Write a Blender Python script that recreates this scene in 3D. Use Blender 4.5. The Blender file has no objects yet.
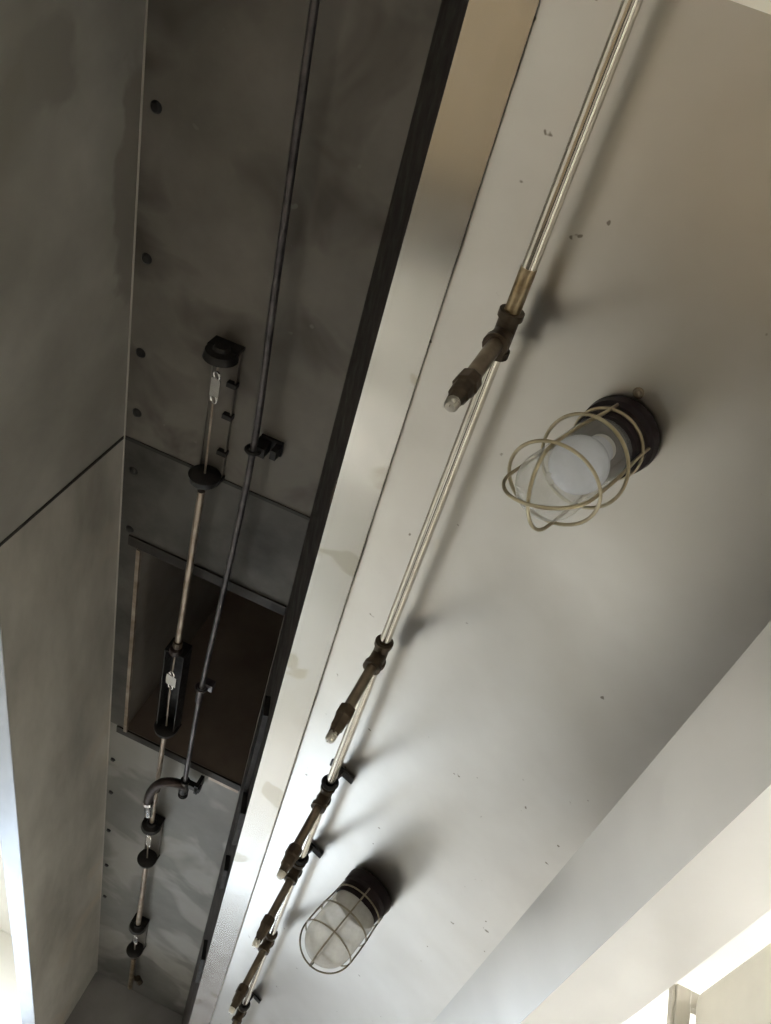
import bpy, math
from mathutils import Vector, Matrix

C = bpy.context.scene.collection
E = 1.5                     # height of the eye above the floor; shapes below are laid out from the eye, floor at -E
scn = bpy.context.scene

# ---------------------------------------------------------------- camera
camd = bpy.data.cameras.new('camera')
cam = bpy.data.objects.new('camera', camd)
C.objects.link(cam)
RX = ((0.91101553, 0.39868464, -0.1053625), (-0.24149127, 0.72290481, 0.64737208), (0.33426436, -0.56432189, 0.75485637))
m = Matrix.Identity(4)
for i in range(3):
    m[i][0] = RX[i][0]; m[i][1] = -RX[i][1]; m[i][2] = -RX[i][2]
m[2][3] = E
cam.matrix_world = m
camd.sensor_fit = 'HORIZONTAL'; camd.sensor_width = 36.0; camd.lens = 840.15 / 771 * 36.0
camd.clip_start = 0.01
scn.camera = cam

# ---------------------------------------------------------------- world, exposure, lights
w = bpy.data.worlds.new('world'); scn.world = w; w.use_nodes = True
w.node_tree.nodes['Background'].inputs[0].default_value = (0.9, 0.95, 1, 1)
w.node_tree.nodes['Background'].inputs[1].default_value = 0.3
scn.view_settings.view_transform = 'Standard'; scn.view_settings.look = 'None'
scn.view_settings.gamma = 1; scn.view_settings.use_curve_mapping = False
scn.view_settings.exposure = 0.0
ADDED_CEILING_LIGHT = 18.0  # strength of the ceiling lights, all added
ADDED_DAYLIGHT = 3.9  # strength of the glowing panes added in the far wall

# ---------------------------------------------------------------- materials
def nodes(name):
    mt = bpy.data.materials.new(name); mt.use_nodes = True
    nt = mt.node_tree
    return mt, nt, nt.nodes['Principled BSDF']

def noise(nt, scale, detail=4, rough=.55, stretch=None, dist=0.0):
    n = nt.nodes.new('ShaderNodeTexNoise')
    n.inputs['Scale'].default_value = scale; n.inputs['Detail'].default_value = detail
    n.inputs['Roughness'].default_value = rough; n.inputs['Distortion'].default_value = dist
    tc = nt.nodes.new('ShaderNodeTexCoord')
    if stretch:
        mp = nt.nodes.new('ShaderNodeMapping'); mp.inputs['Scale'].default_value = stretch
        nt.links.new(tc.outputs['Object'], mp.inputs[0]); nt.links.new(mp.outputs[0], n.inputs['Vector'])
    else:
        nt.links.new(tc.outputs['Object'], n.inputs['Vector'])
    return n.outputs['Fac']

def ramp(nt, fac, stops):
    r = nt.nodes.new('ShaderNodeValToRGB')
    el = r.color_ramp.elements
    while len(el) < len(stops): el.new(0.5)
    for e, (p, c) in zip(el, stops):
        e.position = p; e.color = (c[0], c[1], c[2], 1) if hasattr(c, '__len__') else (c, c, c, 1)
    nt.links.new(fac, r.inputs[0])
    return r.outputs[0]

def mix(nt, fac, a, b, mode='MIX'):
    n = nt.nodes.new('ShaderNodeMix'); n.data_type = 'RGBA'; n.blend_type = mode
    for s, v in ((0, fac), (6, a), (7, b)):
        if hasattr(v, 'is_linked'): nt.links.new(v, n.inputs[s])
        elif hasattr(v, '__len__'): n.inputs[s].default_value = (v[0], v[1], v[2], 1)
        else: n.inputs[s].default_value = v
    return n.outputs[2]

def bump(nt, b, h, strength, dist):
    n = nt.nodes.new('ShaderNodeBump'); n.inputs['Strength'].default_value = strength; n.inputs['Distance'].default_value = dist
    nt.links.new(h, n.inputs['Height']); nt.links.new(n.outputs[0], b.inputs['Normal'])

def metal(name, c0, c1, r0, r1, scale=3.0, metallic=1.0, stretch=None, stain=None, wave=0.0, specks=None):
    mt, nt, b = nodes(name)
    b.inputs['Metallic'].default_value = metallic
    n1 = noise(nt, scale, 5, .6, stretch)
    col = ramp(nt, n1, ((.32, c0), (.68, c1)))
    if stain:                                    # blotches of burnt-on grease and paler patches, with an edge of their own
        sc, lo, hi, sc_col = stain
        s = ramp(nt, noise(nt, sc, 3, .5, None, .6), ((lo, 0.0), (hi, 1.0)))
        col = mix(nt, s, col, sc_col)
    if specks:
        s = ramp(nt, noise(nt, specks[0], 2, .5), ((specks[1], 0.0), (specks[1] + .03, 1.0)))
        col = mix(nt, s, col, specks[2])
    nt.links.new(col, b.inputs['Base Color'])
    rr = ramp(nt, noise(nt, scale * 2.3, 4, .6, stretch), ((.3, r0), (.7, r1)))
    nt.links.new(rr, b.inputs['Roughness'])
    if wave: bump(nt, b, noise(nt, 2.2, 2, .4), wave, .02)
    return mt

def plain(name, c, r=.5, metallic=0.0, var=.08, scale=8.0):
    mt, nt, b = nodes(name)
    b.inputs['Metallic'].default_value = metallic; b.inputs['Roughness'].default_value = r
    lo = tuple(v * (1 - var) for v in c); hi = tuple(min(1, v * (1 + var)) for v in c)
    nt.links.new(ramp(nt, noise(nt, scale), ((.3, lo), (.7, hi))), b.inputs['Base Color'])
    return mt

def emit(name, c, s):
    mt, nt, b = nodes(name)
    b.inputs['Base Color'].default_value = (.8, .8, .8, 1)
    b.inputs['Emission Color'].default_value = (c[0], c[1], c[2], 1); b.inputs['Emission Strength'].default_value = s
    return mt

def clear(name, film, film_c, tint=(1, 1, 1), rough=.03):
    """thin blown glass: see-through, mirror-like at the rim, with a film of dust"""
    mt = bpy.data.materials.new(name); mt.use_nodes = True; nt = mt.node_tree; nt.nodes.clear()
    out = nt.nodes.new('ShaderNodeOutputMaterial')
    tr = nt.nodes.new('ShaderNodeBsdfTransparent'); tr.inputs[0].default_value = (*tint, 1)
    gl = nt.nodes.new('ShaderNodeBsdfGlossy'); gl.inputs['Roughness'].default_value = rough
    fr = nt.nodes.new('ShaderNodeFresnel'); fr.inputs[0].default_value = 1.5
    m1 = nt.nodes.new('ShaderNodeMixShader')
    ge = nt.nodes.new('ShaderNodeNewGeometry'); mr = nt.nodes.new('ShaderNodeMapRange')
    mr.inputs['To Min'].default_value = 1.5; mr.inputs['To Max'].default_value = 1 / 1.5     # same mirror on both faces of a thin wall
    nt.links.new(ge.outputs['Backfacing'], mr.inputs['Value']); nt.links.new(mr.outputs[0], fr.inputs[0])
    nt.links.new(fr.outputs[0], m1.inputs[0]); nt.links.new(tr.outputs[0], m1.inputs[1]); nt.links.new(gl.outputs[0], m1.inputs[2])
    df = nt.nodes.new('ShaderNodeBsdfDiffuse'); df.inputs[0].default_value = (*film_c, 1)
    tl = nt.nodes.new('ShaderNodeBsdfTranslucent'); tl.inputs[0].default_value = (*film_c, 1)
    m3 = nt.nodes.new('ShaderNodeMixShader'); m3.inputs[0].default_value = .5
    nt.links.new(df.outputs[0], m3.inputs[1]); nt.links.new(tl.outputs[0], m3.inputs[2])
    m2 = nt.nodes.new('ShaderNodeMixShader')
    f = ramp(nt, noise(nt, 14, 4, .6), ((.3, film[0]), (.75, film[1])))
    nt.links.new(f, m2.inputs[0]); nt.links.new(m1.outputs[0], m2.inputs[1]); nt.links.new(m3.outputs[0], m2.inputs[2])
    nt.links.new(m2.outputs[0], out.inputs[0])
    return mt

def tiles(name, c0, c1, grout, size, rough):
    mt, nt, b = nodes(name)
    br = nt.nodes.new('ShaderNodeTexBrick'); br.offset = 0.0
    br.inputs['Color1'].default_value = (*c0, 1); br.inputs['Color2'].default_value = (*c1, 1); br.inputs['Mortar'].default_value = (*grout, 1)
    br.inputs['Scale'].default_value = 1.0; br.inputs['Mortar Size'].default_value = .006
    br.inputs['Brick Width'].default_value = size; br.inputs['Row Height'].default_value = size
    tc = nt.nodes.new('ShaderNodeTexCoord'); nt.links.new(tc.outputs['Object'], br.inputs[0])
    nt.links.new(br.outputs[0], b.inputs['Base Color']); b.inputs['Roughness'].default_value = rough
    return mt

M = {}
M['panel'] = metal('brushed_steel', (.53, .512, .478), (.63, .618, .59), .28, .315, 2.0, stain=(1.6, .40, .80, (.46, .44, .40)), wave=0.0, specks=(38, .74, (.22, .20, .17)))
M['strip'] = metal('polished_steel', (.68, .66, .615), (.73, .715, .68), .16, .25, 2.5, stain=(6, .62, .66, (.58, .55, .48)))
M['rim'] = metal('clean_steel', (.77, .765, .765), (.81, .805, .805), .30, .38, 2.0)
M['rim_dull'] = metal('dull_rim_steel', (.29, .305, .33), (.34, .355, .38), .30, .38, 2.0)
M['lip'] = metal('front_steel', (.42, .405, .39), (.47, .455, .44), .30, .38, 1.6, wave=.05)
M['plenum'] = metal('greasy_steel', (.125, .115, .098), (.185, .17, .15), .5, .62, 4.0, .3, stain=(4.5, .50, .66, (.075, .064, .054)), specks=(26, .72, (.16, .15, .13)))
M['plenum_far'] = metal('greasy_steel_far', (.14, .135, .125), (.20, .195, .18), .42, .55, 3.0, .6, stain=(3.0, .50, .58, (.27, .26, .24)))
M['side'] = metal('dull_steel', (.29, .28, .26), (.46, .445, .41), .4, .52, 2.8, .3, stain=(1.8, .5, .75, (.27, .255, .225)))
M['side_far'] = metal('dull_steel_far', (.32, .30, .265), (.60, .575, .52), .4, .52, 2.8, .3, stretch=(1, .45, 1.3), stain=(2.2, .56, .70, (.52, .45, .36)))
def drip(mat, cy, cz, wy, wz, col):
    """grease run of irregular outline on one spot of the sheet"""
    nt = mat.node_tree; b = nt.nodes['Principled BSDF']
    src = b.inputs['Base Color'].links[0].from_socket
    tc = nt.nodes.new('ShaderNodeTexCoord'); mp = nt.nodes.new('ShaderNodeMapping')
    mp.inputs['Location'].default_value = (0, -cy / wy, -cz / wz); mp.inputs['Scale'].default_value = (0, 1 / wy, 1 / wz)
    nt.links.new(tc.outputs['Object'], mp.inputs[0])
    ln = nt.nodes.new('ShaderNodeVectorMath'); ln.operation = 'LENGTH'; nt.links.new(mp.outputs[0], ln.inputs[0])
    ad = nt.nodes.new('ShaderNodeMath'); ad.operation = 'MULTIPLY_ADD'; ad.inputs[1].default_value = 1.6
    nt.links.new(noise(nt, 9, 3, .5), ad.inputs[0]); nt.links.new(ln.outputs['Value'], ad.inputs[2])
    f = ramp(nt, ad.outputs[0], ((.0, 1.0), (.5, 1.0)))
    r_ = f.node.color_ramp.elements; r_[0].position = .80 * .5; r_[1].position = .92 * .5; r_[1].color = (0, 0, 0, 1)
    hl = nt.nodes.new('ShaderNodeMath'); hl.operation = 'MULTIPLY'; hl.inputs[1].default_value = .28
    nt.links.new(ad.outputs[0], hl.inputs[0]); nt.links.new(hl.outputs[0], f.node.inputs[0])
    nt.links.new(mix(nt, f, src, col), b.inputs['Base Color'])
drip(M['side'], -1.75, -.02, .30, .075, (.25, .235, .21))
drip(M['side'], -2.02, -.27, .10, .09, (.28, .265, .24))
M['soot'] = metal('soot', (.010, .008, .007), (.030, .023, .019), .5, .7, 8, .2)  # near-black tone of the plenum's inner side and duct flanges
M['black'] = metal('black_iron', (.012, .011, .011), (.03, .028, .027), .4, .6, 30, .5)
M['seam'] = plain('dark_sealant', (.02, .018, .015), .7)
M['brown'] = metal('greasy_brown_iron', (.04, .029, .019), (.10, .074, .05), .38, .55, 28, .7)
M['nipple'] = metal('stained_steel', (.15, .12, .085), (.27, .23, .18), .32, .45, 22, .9)
M['pipe'] = metal('bright_pipe', (.55, .52, .46), (.64, .61, .55), .11, .16, 12)
M['stain_pipe'] = metal('stained_pipe', (.22, .15, .07), (.45, .37, .25), .28, .4, 30)
M['conduit'] = metal('dull_conduit', (.24, .185, .14), (.46, .40, .34), .35, .5, 18, .9)
M['dark_pipe'] = metal('dark_pipe', (.06, .055, .06), (.15, .14, .14), .3, .45, 22, .8)
M['link'] = metal('link_metal', (.7, .7, .7), (.85, .85, .85), .15, .25, 20)
M['cap'] = metal('cap_metal', (.45, .43, .38), (.62, .60, .55), .25, .35, 30)
M['wire'] = metal('cage_wire', (.30, .26, .17), (.44, .39, .28), .32, .42, 40, .9)
M['wire2'] = metal('cage_wire_dark', (.16, .14, .10), (.28, .25, .19), .32, .42, 40, .9)
M['canopy'] = metal('black_lamp_base', (.010, .007, .008), (.022, .016, .017), .30, .42, 25, 0.0)
M['canopy'].node_tree.nodes['Principled BSDF'].inputs['Specular IOR Level'].default_value = .08
M['arm'] = metal('dark_reddish_iron', (.022, .014, .013), (.05, .034, .03), .35, .5, 20, .4)
M['glass'] = clear('clear_glass', (.16, .36), (.72, .72, .68))
M['dusty'] = clear('dusty_glass', (.34, .60), (.74, .72, .66), rough=.12)
M['bulb'] = plain('white_bulb', (.62, .67, .78), .25, 0, .05)
M['socket'] = plain('porcelain_socket', (.55, .55, .52), .4)
M['cream'] = plain('cream_paint', (.88, .85, .76), .45, 0, .03)
M['cream_wall'] = plain('cream_wall_paint', (.82, .80, .74), .6, 0, .03, 2)
M['white'] = plain('white_ceiling_paint', (.86, .84, .78), .6, 0, .02, 2)
M['post'] = plain('grey_cream_paint', (.56, .53, .46), .45, 0, .05)
M['floor'] = tiles('floor_tile', (.60, .57, .52), (.66, .62, .57), (.35, .32, .28), .3, .35)
M['range'] = plain('brown_enamel', (.265, .205, .13), .4)
M['front'] = plain('dark_appliance_front', (.075, .062, .064), .45)  # dark fronts of the added units, mirrored as a dark band
M['griddle'] = plain('dark_griddle', (.085, .075, .06), .4)
M['table'] = plain('grey_table_top', (.35, .34, .315), .4)
M['pale_top'] = plain('pale_table_top', (.42, .415, .40), .35)
M['tray'] = plain('pale_steel_tray', (.60, .585, .55), .35)
M['end'] = metal('dull_end_steel', (.20, .19, .19), (.28, .27, .265), .45, .6, 3, .3)
M['plenum_mid'] = metal('sooty_steel', (.035, .032, .028), (.105, .10, .09), .5, .62, 4.5, .3, stain=(2.4, .58, .63, (.10, .095, .085)))  # sheet by the duct, toned darker than the near one
M['white_top'] = plain('white_worktop', (.86, .85, .82), .3, 0, .02)
M['duct_side'] = metal('dull_duct_steel', (.20, .18, .16), (.28, .26, .23), .5, .65, 4, .3)
M['duct_in'] = metal('brown_duct_grime', (.13, .10, .085), (.19, .155, .13), .55, .7, 4, .1)
M['shutter'] = plain('grey_shutter', (.16, .15, .15), .5)
M['lamp_cool'] = emit('cool_lamp_diffuser', (.86, .93, 1), ADDED_CEILING_LIGHT * 1.9)  # cooler, stronger light added to brighten the far floor
M['lamp'] = emit('lamp_diffuser', (1, .985, .94), ADDED_CEILING_LIGHT)
M['day'] = emit('daylit_pane', (.70, .84, 1), ADDED_DAYLIGHT)  # added glow for the steel to mirror
M['frame'] = plain('window_frame_paint', (.7, .7, .68), .4)

# ---------------------------------------------------------------- mesh builder
def V(*a): return Vector(a)

def basis(d):
    d = Vector(d).normalized()
    a = V(0, 0, 1) if abs(d.z) < .9 else V(1, 0, 0)
    u = d.cross(a).normalized()
    return d, u, d.cross(u).normalized()

class MB:
    def __init__(s): s.v, s.f = [], []
    def add(s, vs, fs):
        o = len(s.v); s.v += [Vector(x) for x in vs]; s.f += [[i + o for i in q] for q in fs]; return s
    def box(s, a, b):
        x0, y0, z0 = (min(a[i], b[i]) for i in range(3)); x1, y1, z1 = (max(a[i], b[i]) for i in range(3))
        return s.add([(x0, y0, z0), (x1, y0, z0), (x1, y1, z0), (x0, y1, z0), (x0, y0, z1), (x1, y0, z1), (x1, y1, z1), (x0, y1, z1)],
                     [(3, 2, 1, 0), (4, 5, 6, 7), (0, 1, 5, 4), (1, 2, 6, 5), (2, 3, 7, 6), (3, 0, 4, 7)])
    def obox(s, c, ax, half):
        ax = [Vector(a).normalized() for a in ax]; c = Vector(c)
        vs = [c + ax[0] * half[0] * i + ax[1] * half[1] * j + ax[2] * half[2] * k for k in (-1, 1) for j in (-1, 1) for i in (-1, 1)]
        return s.add(vs, [(0, 2, 3, 1), (4, 5, 7, 6), (0, 1, 5, 4), (2, 6, 7, 3), (0, 4, 6, 2), (1, 3, 7, 5)])
    def prism(s, prof, y0, y1):
        """closed (x, z) profile run along y"""
        n = len(prof)
        vs = [(x, y0, z) for x, z in prof] + [(x, y1, z) for x, z in prof]
        return s.add(vs, [[(i) , (i + 1) % n, (i + 1) % n + n, i + n] for i in range(n)] + [list(range(n))[::-1], list(range(n, 2 * n))])
    def sheet(s, a, b, y0, y1, t):
        """flat sheet between two (x, z) points run along y, thickness t to the left of a->b"""
        d = V(b[0] - a[0], b[1] - a[1]).normalized(); n = V(-d.y, d.x) * t
        return s.prism([a, b, (b[0] + n.x, b[1] + n.y), (a[0] + n.x, a[1] + n.y)], y0, y1)
    def tube(s, path, r, seg=16, closed=False, caps=True):
        P = [Vector(p) for p in path]; n = len(P); R = r if hasattr(r, '__len__') else [r] * n
        vs, fs = [], []; u = None
        for i, p in enumerate(P):
            if closed: t = P[(i + 1) % n] - P[i - 1]
            else: t = P[min(i + 1, n - 1)] - P[max(i - 1, 0)]
            t.normalize()
            if u is None: u = basis(t)[1]
            u = (u - t * u.dot(t)).normalized(); v = t.cross(u)
            vs += [p + (u * math.cos(2 * math.pi * k / seg) + v * math.sin(2 * math.pi * k / seg)) * R[i] for k in range(seg)]
        for i in range(n if closed else n - 1):
            j = (i + 1) % n
            fs += [[i * seg + k, i * seg + (k + 1) % seg, j * seg + (k + 1) % seg, j * seg + k] for k in range(seg)]
        if caps and not closed: fs += [list(range(seg))[::-1], list(range((n - 1) * seg, n * seg))]
        return s.add(vs, fs)
    def lathe(s, o, d, prof, seg=40):
        """profile of (distance along d, radius)"""
        d, u, v = basis(d); o = Vector(o); vs, fs = [], []; n = len(prof)
        for (h, r) in prof:
            vs += [o + d * h + (u * math.cos(2 * math.pi * k / seg) + v * math.sin(2 * math.pi * k / seg)) * max(r, 1e-5) for k in range(seg)]
        for i in range(n - 1):
            fs += [[i * seg + k, i * seg + (k + 1) % seg, (i + 1) * seg + (k + 1) % seg, (i + 1) * seg + k] for k in range(seg)]
        fs += [list(range(seg))[::-1], list(range((n - 1) * seg, n * seg))]
        return s.add(vs, fs)

def ring(o, d, r, n=48, ex=1.0):
    d, u, v = basis(d); o = Vector(o)
    return [o + u * math.cos(2 * math.pi * k / n) * r + v * math.sin(2 * math.pi * k / n) * r * ex for k in range(n)]

def smooth(pts, k=8):
    P = [Vector(p) for p in pts]; out = []
    for i in range(len(P) - 1):
        a, b, c, d = P[max(i - 1, 0)], P[i], P[i + 1], P[min(i + 2, len(P) - 1)]
        for j in range(k):
            t = j / k
            out.append(.5 * ((2 * b) + (c - a) * t + (2 * a - 5 * b + 4 * c - d) * t * t + (3 * b - a - 3 * c + d) * t ** 3))
    return out + [P[-1]]

OFF = V(0, 0, E)
def thing(name, label, cat, loc, group=None):
    o = bpy.data.objects.new(name, None); C.objects.link(o); o.empty_display_size = .05
    o.location = Vector(loc) + OFF; o['label'] = label; o['category'] = cat
    if group: o['group'] = group
    return o

def origin(o):
    return o.location + (origin(o.parent) if o.parent else V(0, 0, 0))

def obj(name, mb, mat, parent=None, label=None, bevel=0, sharp=32):
    base = origin(parent) if parent else V(0, 0, 0)
    me = bpy.data.meshes.new(name)
    me.from_pydata([tuple(v + OFF - base) for v in mb.v], [], mb.f)
    me.materials.append(M[mat]); me.update()
    import bmesh
    bm = bmesh.new(); bm.from_mesh(me); bmesh.ops.recalc_face_normals(bm, faces=bm.faces); bm.to_mesh(me); bm.free()
    me.shade_smooth(); me.set_sharp_from_angle(angle=math.radians(sharp))
    o = bpy.data.objects.new(name, me); C.objects.link(o)
    if parent: o.parent = parent
    if label: o['label'] = label
    if bevel:
        md = o.modifiers.new('bevel', 'BEVEL'); md.width = bevel; md.segments = 2; md.limit_method = 'ANGLE'
    return o

def struct(name, mb, mat):
    o = obj(name, mb, mat); o['kind'] = 'structure'; return o

# ---------------------------------------------------------------- the kitchen round the hood
X0, X1, Y0, Y1, ZC = -3.2, 4.0, -3.0, 8.0, 2.3
struct('floor', MB().box((X0, Y0, -E - .05), (X1, Y1, -E)), 'floor')
struct('ceiling', MB().box((X0, Y0, ZC), (X1, Y1, ZC + .05)), 'white')
struct('wall_left', MB().box((X0 - .1, Y0, -E), (X0, Y1, ZC)), 'cream_wall')
struct('wall_right', MB().box((X1, Y0, -E), (X1 + .1, Y1, ZC)), 'cream_wall')
struct('wall_back', MB().box((X0, Y0 - .1, -E), (X1, Y0, ZC)), 'cream_wall')
WX0, WX1, WZ0, WZ1 = -1.55, 1.0, -1.45, 1.0
DX, DZ = -3.05, .35                              # unseen glowing doorway, added left of the added window
WS = -1.12                                        # lower edge of the dark blind added to cut off the glow
struct('wall_front', MB().box((X0, Y1, -E), (DX, Y1 + .1, ZC)).box((DX, Y1, DZ), (WX0 - .1, Y1 + .1, ZC)).box((WX0 - .1, Y1, -E), (WX0, Y1 + .1, ZC)).box((WX1, Y1, -E), (X1, Y1 + .1, ZC)).box((WX0, Y1, -E), (WX1, Y1 + .1, WZ0)).box((WX0, Y1, WZ1), (WX1, Y1 + .1, ZC)), 'cream_wall')
wd = MB()
for x in (WX0, WX0 + 1.28, WX1 - .06): wd.box((x, Y1 + .04, WZ0), (x + .06, Y1 + .07, WZ1))
for z in (WZ0, WZ1 - .06): wd.box((WX0, Y1 + .04, z), (WX1, Y1 + .07, z + .06))
wn = struct('window_1', wd, 'frame')
obj('pane', MB().box((WX0, Y1 + .08, WZ0), (WX1, Y1 + .09, WZ1)), 'day', wn)  # unseen window, added to glow in the steel's reflections
sh = MB()
k = 0
while WS + k * .09 < WZ1:
    z = WS + k * .09
    sh.prism([(WX0, z), (WX1, z), (WX1, min(z + .088, WZ1)), (WX0, min(z + .088, WZ1))], Y1 + .005, Y1 + .03); k += 1
obj('shutter', sh, 'shutter', wn)  # added to end the bright reflection on the rail
dd = MB().box((DX, Y1 + .03, -E), (DX + .07, Y1 + .08, DZ)).box((WX0 - .17, Y1 + .03, -E), (WX0 - .1, Y1 + .08, DZ)).box((DX, Y1 + .03, DZ - .07), (WX0 - .1, Y1 + .08, DZ))
dn = struct('door_1', dd, 'frame')
obj('pane', MB().box((DX, Y1 + .08, -E), (WX0 - .1, Y1 + .09, DZ)), 'day', dn)  # unseen doorway glow, added to brighten lip and panel reflections

# ---------------------------------------------------------------- the exhaust hood
TAU = math.radians(19); PT, PC, PS = math.tan(TAU), math.cos(TAU), math.sin(TAU)
N = V(PS, 0, PC)                                 # up through the lamp panel
def pz(x): return 1.1 - PT * (x - .145)         # height of the lamp panel's underside
HY0, HY1, HC = .07, 5.09, 1.5
SEAM = 1.405
LX, RZ = -.908, 1.019                            # left side wall, its rim
ST0, ST1 = (-.275, 1.209), (-.189, 1.209)        # the polished filter rail
CH = (-.381, HC)                                 # top of the near-black inner panel
B1 = (.4357, pz(.4357)); B2 = (.530, .870); B3 = (.680, .870)
DX0, DX1, DY0, DY1 = -.845, -.386, 1.775, 2.695  # duct opening

hood = thing('exhaust_hood', 'stainless steel kitchen exhaust hood with an open greasy plenum beside a bright sloping panel', 'exhaust hood', (-.2, 2.5, HC))
T = .003
obj('lamp_panel', MB().sheet((ST1[0] - .002, pz(ST1[0] - .002)), B1, HY0, HY1, T), 'panel', hood, 'bright smudged stainless panel carrying the lamps')
obj('filter_rail', MB().prism([(ST0[0], ST0[1] + .022), (ST0[0], ST0[1]), (ST1[0], ST1[1]), (ST1[0], ST1[1] + .004), (ST0[0] + .003, ST0[1] + .003), (ST0[0] + .003, ST0[1] + .022)], HY0, HY1), 'strip', hood, 'polished steel strip along the plenum')
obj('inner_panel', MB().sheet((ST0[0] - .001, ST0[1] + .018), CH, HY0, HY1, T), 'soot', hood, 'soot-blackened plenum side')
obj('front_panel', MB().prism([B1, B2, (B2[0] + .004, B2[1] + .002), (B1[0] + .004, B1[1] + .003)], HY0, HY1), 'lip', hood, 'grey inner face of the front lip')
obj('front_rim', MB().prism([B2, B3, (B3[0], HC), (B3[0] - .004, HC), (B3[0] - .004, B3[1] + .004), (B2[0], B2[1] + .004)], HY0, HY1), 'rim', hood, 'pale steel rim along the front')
obj('back_rim', MB().prism([(LX, RZ), (LX - .075, RZ), (LX - .075, RZ + .14), (LX - .072, RZ + .14), (LX - .072, RZ + .003), (LX, RZ + .003)], HY0, HY1), 'rim_dull', hood, 'pale steel rim along the back', .001)
obj('side_panel', MB().sheet((LX, RZ), (LX, HC), HY0, SEAM, T), 'side', hood, 'dull grease-stained steel sheet before the seam')
obj('side_panel', MB().sheet((LX, RZ), (LX, HC), SEAM, HY1, T), 'side_far', hood, 'dull brown-streaked steel sheet further in')
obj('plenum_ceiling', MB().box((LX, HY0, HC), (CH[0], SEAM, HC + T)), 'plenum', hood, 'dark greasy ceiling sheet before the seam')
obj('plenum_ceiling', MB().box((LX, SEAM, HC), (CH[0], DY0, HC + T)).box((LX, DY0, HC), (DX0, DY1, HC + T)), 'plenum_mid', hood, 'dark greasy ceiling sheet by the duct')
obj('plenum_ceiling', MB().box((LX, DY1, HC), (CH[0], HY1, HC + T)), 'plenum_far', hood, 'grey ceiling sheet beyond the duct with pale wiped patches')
obj('roof_panel', MB().box((CH[0], HY0, HC), (B3[0], HY1, HC + T)), 'rim', hood)
obj('end_panel', MB().prism([(LX, RZ), (LX, HC), (CH[0], HC), ST0, (ST1[0], pz(ST1[0])), B1, B2, (B2[0] - .3, .90), (LX + .3, RZ - .05)], HY1, HY1 + T), 'end', hood)
# the near end plate starts at the front bay and hangs below the lamp panel
obj('end_panel', MB().prism([(LX - .075, HC), (LX - .075, RZ), (B2[0] - .6, .80), (B3[0], .80), (B3[0], HC)], HY0 - .010, HY0), 'cream', hood, 'pale edge of the near end plate')
# seam sealant
obj('seam', MB().box((LX, SEAM - .004, RZ), (LX + .0025, SEAM + .004, HC)), 'seam', hood)
obj('seam', MB().box((LX, SEAM - .005, HC - .003), (CH[0], SEAM + .005, HC)), 'seam', hood)
obj('corner_bead', MB().tube([(LX + .003, HY0, HC - .003), (LX + .003, HY1, HC - .003)], .0022, 8), 'side_far', hood)
# duct
dk = MB()
dk.box((DX1, DY0, HC), (DX1 + T, DY1, ZC)); dk.box((DX0 - T, DY0 - T, HC), (DX1 + T, DY0, ZC)); dk.box((DX0 - T, DY1, HC), (DX1 + T, DY1 + T, ZC))
duct = obj('duct', dk, 'duct_in', hood, 'dark square exhaust duct opening')
obj('duct_side', MB().box((DX0 - T, DY0, HC), (DX0, DY1, ZC)), 'duct_side', duct, 'dull grey inner side of the duct')
fl = MB()
fl.box((DX0, DY0, HC - .012), (DX0 + .012, DY1, HC)); 
obj('flange', fl, 'conduit', duct, 'bare steel edge strip')
obj('flange', MB().box((DX0 - .03, DY0 - .035, HC - .006), (DX1, DY0, HC)), 'soot', duct)
obj('flange', MB().box((DX0 - .03, DY1, HC - .006), (DX1, DY1 + .035, HC)), 'soot', duct)
obj('patch', MB().box((DX1 - .12, DY1 + .036, HC - .004), (DX1 - .004, DY1 + .055, HC)), 'conduit', duct)
# rivets in the corner, screws, clips on the rail
for y in (.585, .90, 1.14, 1.315, 1.505, 1.72, 2.93, 3.17, 3.48, 3.8, 4.12):
    big = y < 2.5
    obj('rivet', MB().lathe((-.876 if big else -.885, y, HC), (0, 0, -1), [(0, .013 if big else .010), (.002, .012 if big else .009), (.006, .008), (.0075, 0)], 14), 'black', hood)
def chx(z): return ST0[0] + (CH[0] - ST0[0]) * (z - ST0[1]) / (CH[1] - ST0[1])
for y0, y1, z0, z1 in ((1.95, 2.36, 1.30, 1.36), (2.36, 2.56, 1.235, 1.33), (2.82, 2.96, 1.27, 1.32), (3.55, 3.8, 1.25, 1.32)):
    a, b = V(chx(z0), 0, z0), V(chx(z1), 0, z1)
    obj('clip', MB().prism([(a.x, a.z), (b.x, b.z), (b.x - .014, b.z - .004), (a.x - .014, a.z - .004)], y0, y1).box((a.x - .02, y0 + .01, z0 + .01), (a.x, y0 + .03, z0 + .03)), 'black', hood)
obj('rust_spot', MB().box((ST0[0] - .004, 1.02, ST0[1] + .004), (ST0[0], 1.075, ST0[1] + .03)), 'brown', hood, 'rusty bracket stub on the rail edge')
sp = V(.133, .557, pz(.133))
obj('bolt', MB().lathe(sp, -N, [(0, .0085), (.002, .0085), (.003, .006), (.006, .0055), (.008, .003), (.008, 0)], 16), 'nipple', hood)

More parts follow.
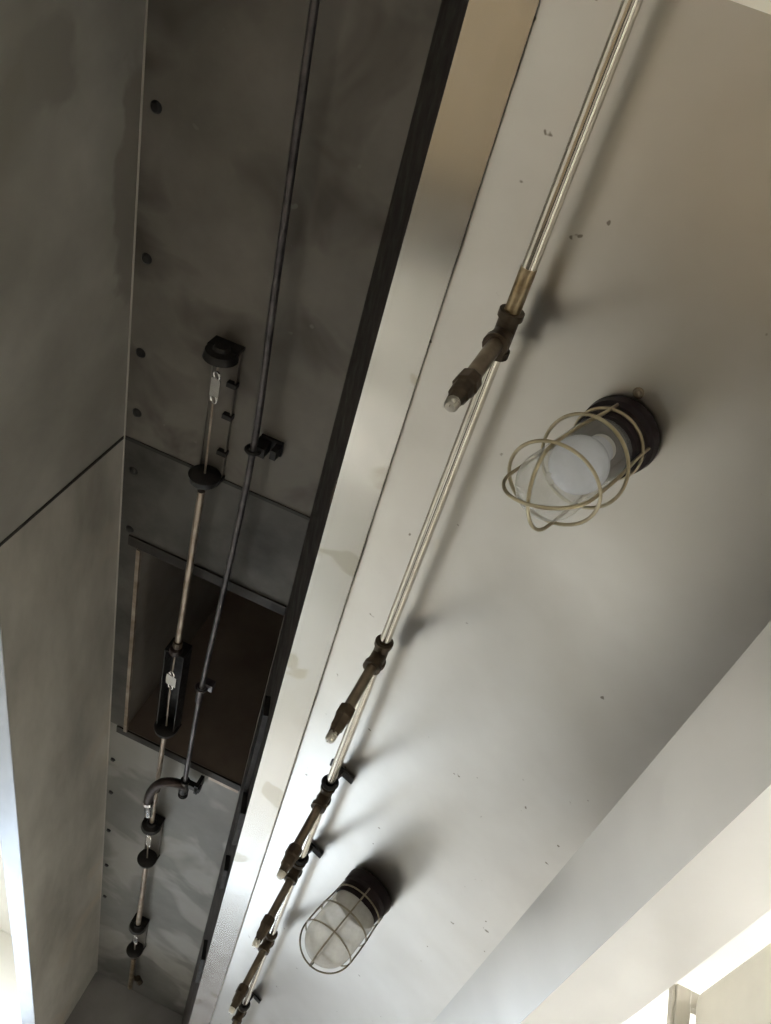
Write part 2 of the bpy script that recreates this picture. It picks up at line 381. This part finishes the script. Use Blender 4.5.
# ---------------------------------------------------------------- unseen cooking line, mat and aisle counter, added for what the steel reflects
def unit(name, label, cat, x0, x1, y0, y1, top, mat):
    t = thing(name, label, cat, ((x0 + x1) / 2, (y0 + y1) / 2, -E))
    obj('body', MB().box((x0 + .01, y0, -E + .1), (x1 - .01, y1, top - .04)), 'front', t, None, .004)
    obj('worktop', MB().box((x0, y0, top - .04), (x1, y1, top)), mat, t, None, .004)
    for x in (x0 + .05, x1 - .09):
        for y in (y0 + .03, y1 - .07): obj('leg', MB().box((x, y, -E), (x + .04, y + .04, -E + .1)), 'black', t)
    return t
unit('cooking_range', 'brown-topped cooking range under the near end of the hood', 'range', -1.5, -.27, .1, 1.03, -.62, 'range')  # added out of view to give the panel a brown reflection
unit('griddle', 'narrow dark griddle under the hood beside the cooking range', 'griddle', -1.5, -.27, 1.06, 1.34, -.62, 'griddle')  # added to mirror as a dark patch in the rail
unit('work_table', 'long grey-topped work table next to the dark griddle', 'table', -1.5, -.27, 1.38, 3.35, -.62, 'table')  # added grey surface for the panel to mirror
unit('plating_table', 'pale-topped plating table between two grey work tables', 'table', -1.5, -.27, 3.37, 4.1, -.62, 'pale_top')  # added pale surface for rail and panel to mirror
unit('work_table', 'short grey-topped work table under the far end of the hood', 'table', -1.5, -.27, 4.12, 4.7, -.62, 'table')  # more of the added grey surface, out of view
mat_ = obj('floor_mat', MB().box((-.26, .2, -E), (.35, 4.6, -E + .012)), 'black', None, None, .004)  # added to darken the panel's reflection near the front lip
mat_['label'] = 'black rubber mat on the floor in front of the cooking line'; mat_['category'] = 'mat'
tr = obj('serving_tray', MB().box((-.85, 1.42, -.62), (-.29, 1.80, -.60)), 'tray', None, None, .004)  # pale reflector added to lift the panel's dark right side
tr['label'] = 'pale steel serving tray lying on the long work table next to the griddle'; tr['category'] = 'tray'
cb = obj('cutting_board', MB().box((-.95, 2.02, -.62), (-.29, 2.46, -.60)), 'white_top', None, None, .004)  # white reflector added for a light band on the panel
cb['label'] = 'white cutting board lying on the long grey work table'; cb['category'] = 'cutting board'
unit('aisle_counter', 'white-topped counter in the right aisle', 'counter', 1.25, 1.9, -1.0, 5.0, -.62, 'white_top')  # white reflector added for the bright line along the spray pipe

# ---------------------------------------------------------------- lamps
def lamp(loc, axis, label, base_r, base_h, col_r, col_h, gl_r, tip, cage_r, rings, glass, wire, bulb, wr, turn, bent):
    ax = Vector(axis).normalized(); o = Vector(loc)
    t = thing('caged_lamp', label, 'lamp', loc, None)
    bs = obj('base', MB().lathe(o, -N, [(.003, base_r * .97), (base_h * .2, base_r), (base_h * .8, base_r * .97), (base_h, base_r * .86), (base_h + .002, col_r * 1.04), (base_h + col_h * .5, col_r * 1.02), (base_h + col_h, col_r)], 56), 'canopy', t, 'black round mounting base')
    h0 = base_h + col_h - .004
    g1 = tip - .012
    pr = [(h0, gl_r * .93), (h0 + .012, gl_r)]
    L = g1 - gl_r * 1.0
    pr += [(L * .6 + h0 * .4, gl_r * 1.0)]
    for k in range(0, 13):
        a = k / 12 * math.pi / 2
        pr.append((L + math.sin(a) * gl_r * 1.0, gl_r * math.cos(a)))
    obj('globe', MB().lathe(o, ax, pr, 56), glass, t, 'jelly-jar glass globe')
    if bulb:
        s0 = base_h + .01
        obj('socket', MB().lathe(o, ax, [(s0, .021), (s0 + .045, .021), (s0 + .05, .014)], 28), 'socket', t)
        b = [(s0 + .035, .022), (s0 + .05, .023)]
        for k in range(0, 15):
            a = -1.0 + k / 14 * (math.pi / 2 + 1.0)
            b.append((s0 + .092 + math.sin(a) * .041, .041 * math.cos(a)))
        obj('bulb', MB().lathe(o, ax, b, 36), 'bulb', t, 'white frosted light bulb')
    # wire guard
    _, u, v = basis(ax)
    gd = None
    def hoop(a, off=V(0, 0, 0)):
        r = u * math.cos(a) + v * math.sin(a); top = tip
        pts = [o + ax * (base_h * .9) + r * col_r * 1.06, o + ax * (base_h + col_h) + r * (col_r * 1.08)]
        hs = tip - cage_r * .95
        pts += [o + ax * (base_h + col_h + (hs - base_h - col_h) * q) + r * (col_r * 1.08 + (cage_r - col_r * 1.08) * min(1, q * 2)) for q in (.35, .7)]
        for k in range(0, 13):
            b = k / 12 * math.pi
            pts.append(o + ax * (hs + math.sin(b) * cage_r * .95) + r * cage_r * math.cos(b) + off * math.sin(b))
        r = -r
        pts += [o + ax * (base_h + col_h + (hs - base_h - col_h) * q) + r * (col_r * 1.08 + (cage_r - col_r * 1.08) * min(1, q * 2)) for q in (.7, .35)]
        pts += [o + ax * (base_h + col_h) + r * (col_r * 1.08), o + ax * (base_h * .9) + r * col_r * 1.06]
        return pts
    g = obj('guard', MB().tube(ring(o + ax * (base_h + col_h * .55), ax, col_r * 1.07), wr, 8, True), wire, t, 'wire guard')
    obj('guard_hoop', MB().tube(smooth(hoop(turn), 4), wr, 8), wire, g)
    obj('guard_hoop', MB().tube(smooth(hoop(turn + math.pi / 2, ax * .004), 4), wr, 8), wire, g)
    for h, r, tilt in rings:
        d = (ax + (u * math.cos(bent) + v * math.sin(bent)) * tilt).normalized()
        obj('guard_ring', MB().tube(ring(o + ax * h, d, r), wr, 8, True), wire, g)
    return t

lamp((.138, .627, pz(.138)), (-.348, 0, -.938), 'black-based caged ceiling lamp with clear globe, loose bent guard and a white bulb inside', .060, .026, .050, .034, .047, .262, .060,
     ((.115, .066, .12), (.198, .064, -.18)), 'glass', 'wire', True, .0026, .35, .8)
lamp((.130, 2.172, pz(.130)), (-.29, 0, -.957), 'caged ceiling lamp with dusty clouded globe in a neat guard, beside the lower drop nozzles', .070, .040, .062, .034, .064, .250, .072,
     ((.120, .0715, .0), (.184, .072, .0)), 'dusty', 'wire2', False, .0022, -.03, 0)

# ---------------------------------------------------------------- spray pipe with its drop nozzles
PX = -.0755
PZ = pz(PX) - .052
pipe = thing('spray_pipe', 'bright steel fire suppression pipe with drop nozzles under the lamp panel', 'pipe', (PX, 1.9, PZ))
R = .0114
obj('pipe_run', MB().tube([(PX, HY0 + .015, PZ), (PX, HY1 - .02, PZ)], R, 20), 'pipe', pipe)
DD = V(-.055, 0, -.998).normalized()
drops = (.560, 1.315, 1.880, 2.282, 2.785, 3.45)
for i, y in enumerate(drops):
    o = V(PX, y, PZ)
    tee = MB().tube([o + V(0, -.032, 0), o + V(0, .032, 0)], .0155, 18)
    tee.tube([o + V(0, -.037, 0), o + V(0, -.026, 0)], .019, 18).tube([o + V(0, .026, 0), o + V(0, .037, 0)], .019, 18)
    tee.tube([o, o + DD * .040], .0155, 18).tube([o + DD * .034, o + DD * .046], .019, 18)
    te = obj('tee', tee, 'brown', pipe, 'greasy brown tee fitting')
    if i == 0:
        obj('sleeve', MB().tube([o + V(0, -.105, 0), o + V(0, -.034, 0)], R + .0006, 18), 'stain_pipe', pipe, 'brown-stained pipe end by the first tee')
    obj('drop_pipe', MB().tube([o + DD * .04, o + DD * .165], .0118 if i == 0 else .0108, 18), 'nipple', te, 'stained steel drop pipe')
    nz = MB().lathe(o, DD, [(.155, .0125), (.158, .0172), (.182, .0178), (.186, .0150), (.208, .0142), (.212, .0115), (.226, .0105), (.227, .004)], 6 if i % 2 else 8)
    nzl = obj('nozzle', nz, 'brown', te, 'brown nozzle body', .001)
    obj('nozzle_cap', MB().lathe(o, DD, [(.222, .0098), (.236, .0094), (.241, .0065), (.2415, .0)], 18), 'cap', te, 'pale nozzle cap')
for y, yo in ((1.862, 0), (2.262, 0), (3.43, 0)):
    o = V(PX, y - .035, PZ); f = o + N * .0440
    h = MB().tube(ring(o, (0, 1, 0), .0165, 28), .0055, 8, True)
    h.obox(o + N * .031, (N, (0, 1, 0), N.cross(V(0, 1, 0))), (.016, .010, .0065))
    h.obox(f, (N, (0, 1, 0), N.cross(V(0, 1, 0))), (.0028, .013, .036))
    obj('hanger', h, 'black', pipe, 'black pipe hanger bracket')

# ---------------------------------------------------------------- fusible link line in the plenum
LZ = 1.458
def detector(y0, y1, x, label, box=False, link_y=.45, lw=.012):
    t = thing('fusible_link_detector', label, 'detector', (x, (y0 + y1) / 2, HC), 'fusible link detectors along the plenum')
    ym = y0 + (y1 - y0) * link_y
    br = MB().box((x - .030, y0, HC - .005), (x + .030, y1, HC - .001))
    if box:
        br.box((x - .032, y0, HC - .052), (x - .029, y1, HC)).box((x + .029, y0, HC - .052), (x + .032, y1, HC))
        br.box((x - .032, y0, HC - .055), (x + .032, y0 + .004, HC))
    else:
        br.box((x - .032, y0, HC - .014), (x - .029, y1, HC - .001)).box((x + .029, y0, HC - .014), (x + .032, y1, HC - .001))
    obj('bracket', br, 'black' if box else 'plenum', t, 'channel bracket')
    if not box and y0 < 2:
        for yy in (.09, .18, .29): obj('tab', MB().box((x + .012, y0 + yy, HC - .02), (x + .036, y0 + yy + .012, HC - .002)), 'black', t)
    for y, s in ((y0, 1), (y1, -1)):
        if box and s == 1:
            obj('end_fitting', MB().lathe((x, y - .017, LZ), (0, 1, 0), [(0, .012), (.004, .019), (.022, .021), (.026, .012)], 20), 'arm', t, 'reddish-brown conduit end fitting')
            continue
        obj('end_fitting', MB().lathe((x, y - s * .012, LZ), (0, s, 0), [(0, .016), (.008, .020), (.012, .036), (.030, .040), (.034, .034), (.036, .01)], 24).box((x - .036, y - .004, LZ), (x + .036, y + .004, HC - .001)), 'black', t, 'black conduit end fitting')
    hl = .024
    lk = obj('fusible_link', MB().prism([(x - lw, LZ - .008), (x + lw, LZ - .012), (x + lw, LZ - .008), (x - lw, LZ - .004)], ym - hl, ym + hl), 'link', t, 'shiny metal fusible link')
    for s, yy in ((-1, y0), (1, y1)):
        obj('cable', MB().tube([(x, yy, LZ), (x - .002, ym + s * (hl + .018), LZ - .004)], .0030, 8), 'conduit', t, 'thin trip cable')
        obj('hook', MB().tube(ring((x, ym + s * (hl + .008), LZ - .007), (.4, 0, 1), .010, 20), .0026, 8, True), 'link', lk)
    return t
detector(1.015, 1.392, -.657, 'link detector with a long bare cable on the dark ceiling before the duct opening', False, .25)
detector(2.085, 2.51, -.672, 'boxed link detector hanging under the duct opening, with a gleaming link', True, .33, .018)
detector(3.165, 3.475, -.680, 'link detector on the grey ceiling just beyond the elbow nozzle', False, .42)
detector(4.13, 4.44, -.684, 'smallest-looking link detector, by the far end wall', False, .5)
def conduit(a, b, label, r=.0090, mat='conduit', coup=()):
    t = thing('conduit', label, 'conduit', ((a[0] + b[0]) / 2, (a[1] + b[1]) / 2, LZ), 'conduit runs between the link detectors')
    obj('tube', MB().tube([(a[0], a[1], LZ), (b[0], b[1], LZ)], r, 16), mat, t)
    for y in coup:
        x = a[0] + (b[0] - a[0]) * (y - a[1]) / (b[1] - a[1])
        obj('connector', MB().lathe((x, y - .014, LZ), (0, 1, 0), [(0, r), (.002, r + .005), (.026, r + .005), (.028, r)], 12), 'brown', t)
    return t
conduit((-.660, 1.43), (-.670, 2.065), 'long brownish conduit entering the top of the boxed link detector', .0095, 'conduit', (2.05,))
conduit((-.675, 2.53), (-.680, 3.15), 'grey conduit from the boxed link detector past the elbow nozzle', .0088, 'conduit', (2.9,))
conduit((-.681, 3.50), (-.683, 4.11), 'pale straight conduit between the two far link detectors', .0115, 'conduit')
c4 = conduit((-.684, 4.46), (-.684, 4.93), 'short conduit stub by the far end wall', .0125, 'stain_pipe', (4.5,))
obj('side_screw', MB().tube([(-.684, 4.78, LZ), (-.645, 4.78, LZ)], .011, 12).tube([(-.65, 4.76, LZ), (-.635, 4.80, LZ)], .016, 10), 'brown', c4)

# ---------------------------------------------------------------- plenum pipe
QZ = 1.455
pp = thing('plenum_pipe', 'thin dark pipe along the plenum ceiling ending in an elbow nozzle', 'pipe', (-.56, 1.5, QZ))
def q(x, y): return V(x * QZ / 1.46, y * QZ / 1.46, QZ)
path = smooth([q(-.580, HY0 + .03), q(-.579, .31), q(-.562, .8), q(-.546, 1.245), q(-.558, 1.75), q(-.574, 2.235), q(-.576, 2.80)], 6)
obj('pipe_run', MB().tube(path, .0082, 16), 'dark_pipe', pp)
hg = MB().tube(ring(q(-.546, 1.24), (0, 1, 0), .016, 24), .0055, 8, True)
hg.obox(q(-.546, 1.24) + V(.012, 0, .020), ((1, 0, 0), (0, 1, 0), (0, 0, 1)), (.016, .013, .021)).box((-.545, 1.215, HC - .008), (-.488, 1.255, HC - .001)).box((-.505, 1.222, QZ + .006), (-.49, 1.247, HC - .001))
obj('hanger', hg, 'black', pp, 'black hanger bracket')
obj('coupling', MB().tube([q(-.5745, 2.20), q(-.576, 2.28)], .0115, 16).tube(ring(q(-.574, 2.205), (0, 1, 0), .017, 20), .004, 8, True).box((-.572, 2.18, QZ + .006), (-.54, 2.21, QZ + .03)), 'dark_pipe', pp, 'pipe coupling with a strap')
el = MB().tube([q(-.576, 2.76), q(-.576, 2.835)], .017, 16).tube([q(-.576, 2.82), q(-.575, 2.865)], .0135, 16)
for k in range(4): el.tube(ring(q(-.5755, 2.825 + k * .012), (0, 1, 0), .0145, 20), .003, 8, True)
e_ = obj('elbow', el, 'black', pp, 'black elbow fitting with threaded end')
obj('ear', MB().box((-.575, 2.76, HC - .05), (-.515, 2.785, HC - .03)).box((-.535, 2.75, HC - .05), (-.522, 2.80, HC - .001)), 'black', pp)
def q2(x, y, z=1.418): return V(x * z / 1.46, y * z / 1.46, z)
arm = smooth([q2(-.576, 2.795, 1.452), q2(-.625, 2.815, 1.43), q2(-.668, 2.86), q2(-.700, 2.95), q2(-.706, 3.03)], 8)
obj('elbow_arm', MB().tube(arm, .0165, 16), 'arm', pp, 'dark curved pipe elbow')
nn = q2(-.706, 3.02)
obj('nozzle', MB().lathe(nn, (.15, 1, -.1), [(0, .019), (.012, .021), (.02, .016), (.075, .0145), (.085, .011), (.087, 0)], 16), 'link', pp, 'bright nozzle tip')

# ---------------------------------------------------------------- beyond the front rim
fr = thing('steel_frame', 'grey cream steel post with a top crossbar beyond the front rim', 'frame', (1.03, 2.30, -E))
obj('post', MB().box((1.018, 2.27, -E), (1.062, 2.31, 1.300)).box((1.010, 2.276, -E), (1.018, 2.304, 1.300)), 'post', fr, None, .003)
obj('crossbar', MB().box((1.062, 2.275, 1.255), (2.2, 2.305, 1.300)), 'post', fr)
obj('post', MB().box((2.2, 2.27, -E), (2.244, 2.31, 1.300)), 'post', fr, None, .003)
dc = thing('duct_box', 'rounded cream box hung from the ceiling beyond the front rim', 'duct box', (1.5, 1.6, 1.06))
rc = .045
prof = []
for cx, cz, a0 in ((1.062 + rc, 1.06 + rc, 180), (1.9 - rc, 1.06 + rc, 270), (1.9 - rc, 1.30 - rc, 0), (1.062 + rc, 1.30 - rc, 90)):
    for k in range(5):
        a = math.radians(a0 + k * 22.5); prof.append((cx + rc * math.cos(a), cz + rc * math.sin(a)))
obj('casing', MB().prism(prof, .5, 2.264), 'cream', dc, None, .025)
obj('outlet_slot', MB().box((1.15, 1.86, 1.054), (1.75, 1.93, 1.075)), 'post', dc, 'brownish slot')
obj('drop_rod', MB().tube([(1.2, .7, 1.28), (1.2, .7, ZC)], .008, 10), 'post', dc)
obj('drop_rod', MB().tube([(1.8, .7, 1.28), (1.8, .7, ZC)], .008, 10), 'post', dc)
obj('drop_rod', MB().tube([(1.8, 2.0, 1.28), (1.8, 2.0, ZC)], .008, 10), 'post', dc)

for x, y, drop, lb in ((-2.2, .8, 0, 'ceiling panel light over the left aisle, near'), (-2.2, 4.6, 0, 'ceiling panel light over the left aisle, far'),
                       (2.3, -.2, .35, 'hanging light over the right aisle, nearest'), (2.3, 2.3, .35, 'hanging light over the right aisle, middle'), (2.3, 5.0, .35, 'hanging light over the right aisle, furthest'),
                       (0, -1.8, 0, 'ceiling panel light behind the viewer'), (-1.4, 6.3, 0, 'ceiling panel light beyond the far end of the hood, over the doorway side'), (.3, 6.3, 0, 'ceiling panel light beyond the far end of the hood, over the window side')):
    zt = ZC - drop
    t = thing('ceiling_light', lb, 'ceiling light', (x, y, zt))  # lights added to light the room and what the steel reflects
    obj('frame', MB().prism([(x - .3, zt - .03), (x - .28, zt - .03), (x - .28, zt), (x - .3, zt)], y - .6, y + .6), 'frame', t)
    obj('frame', MB().prism([(x + .28, zt - .03), (x + .3, zt - .03), (x + .3, zt), (x + .28, zt)], y - .6, y + .6), 'frame', t)
    obj('diffuser', MB().box((x - .28, y - .58, zt - .02), (x + .28, y + .58, zt - .012)), 'lamp_cool' if y > 6 else 'lamp', t)
    if drop:
        for dy in (-.5, .5):
            obj('drop_rod', MB().tube([(x - .29, y + dy, zt - .01), (x - .29, y + dy, ZC)], .006, 8), 'post', t)
            obj('drop_rod', MB().tube([(x + .29, y + dy, zt - .01), (x + .29, y + dy, ZC)], .006, 8), 'post', t)
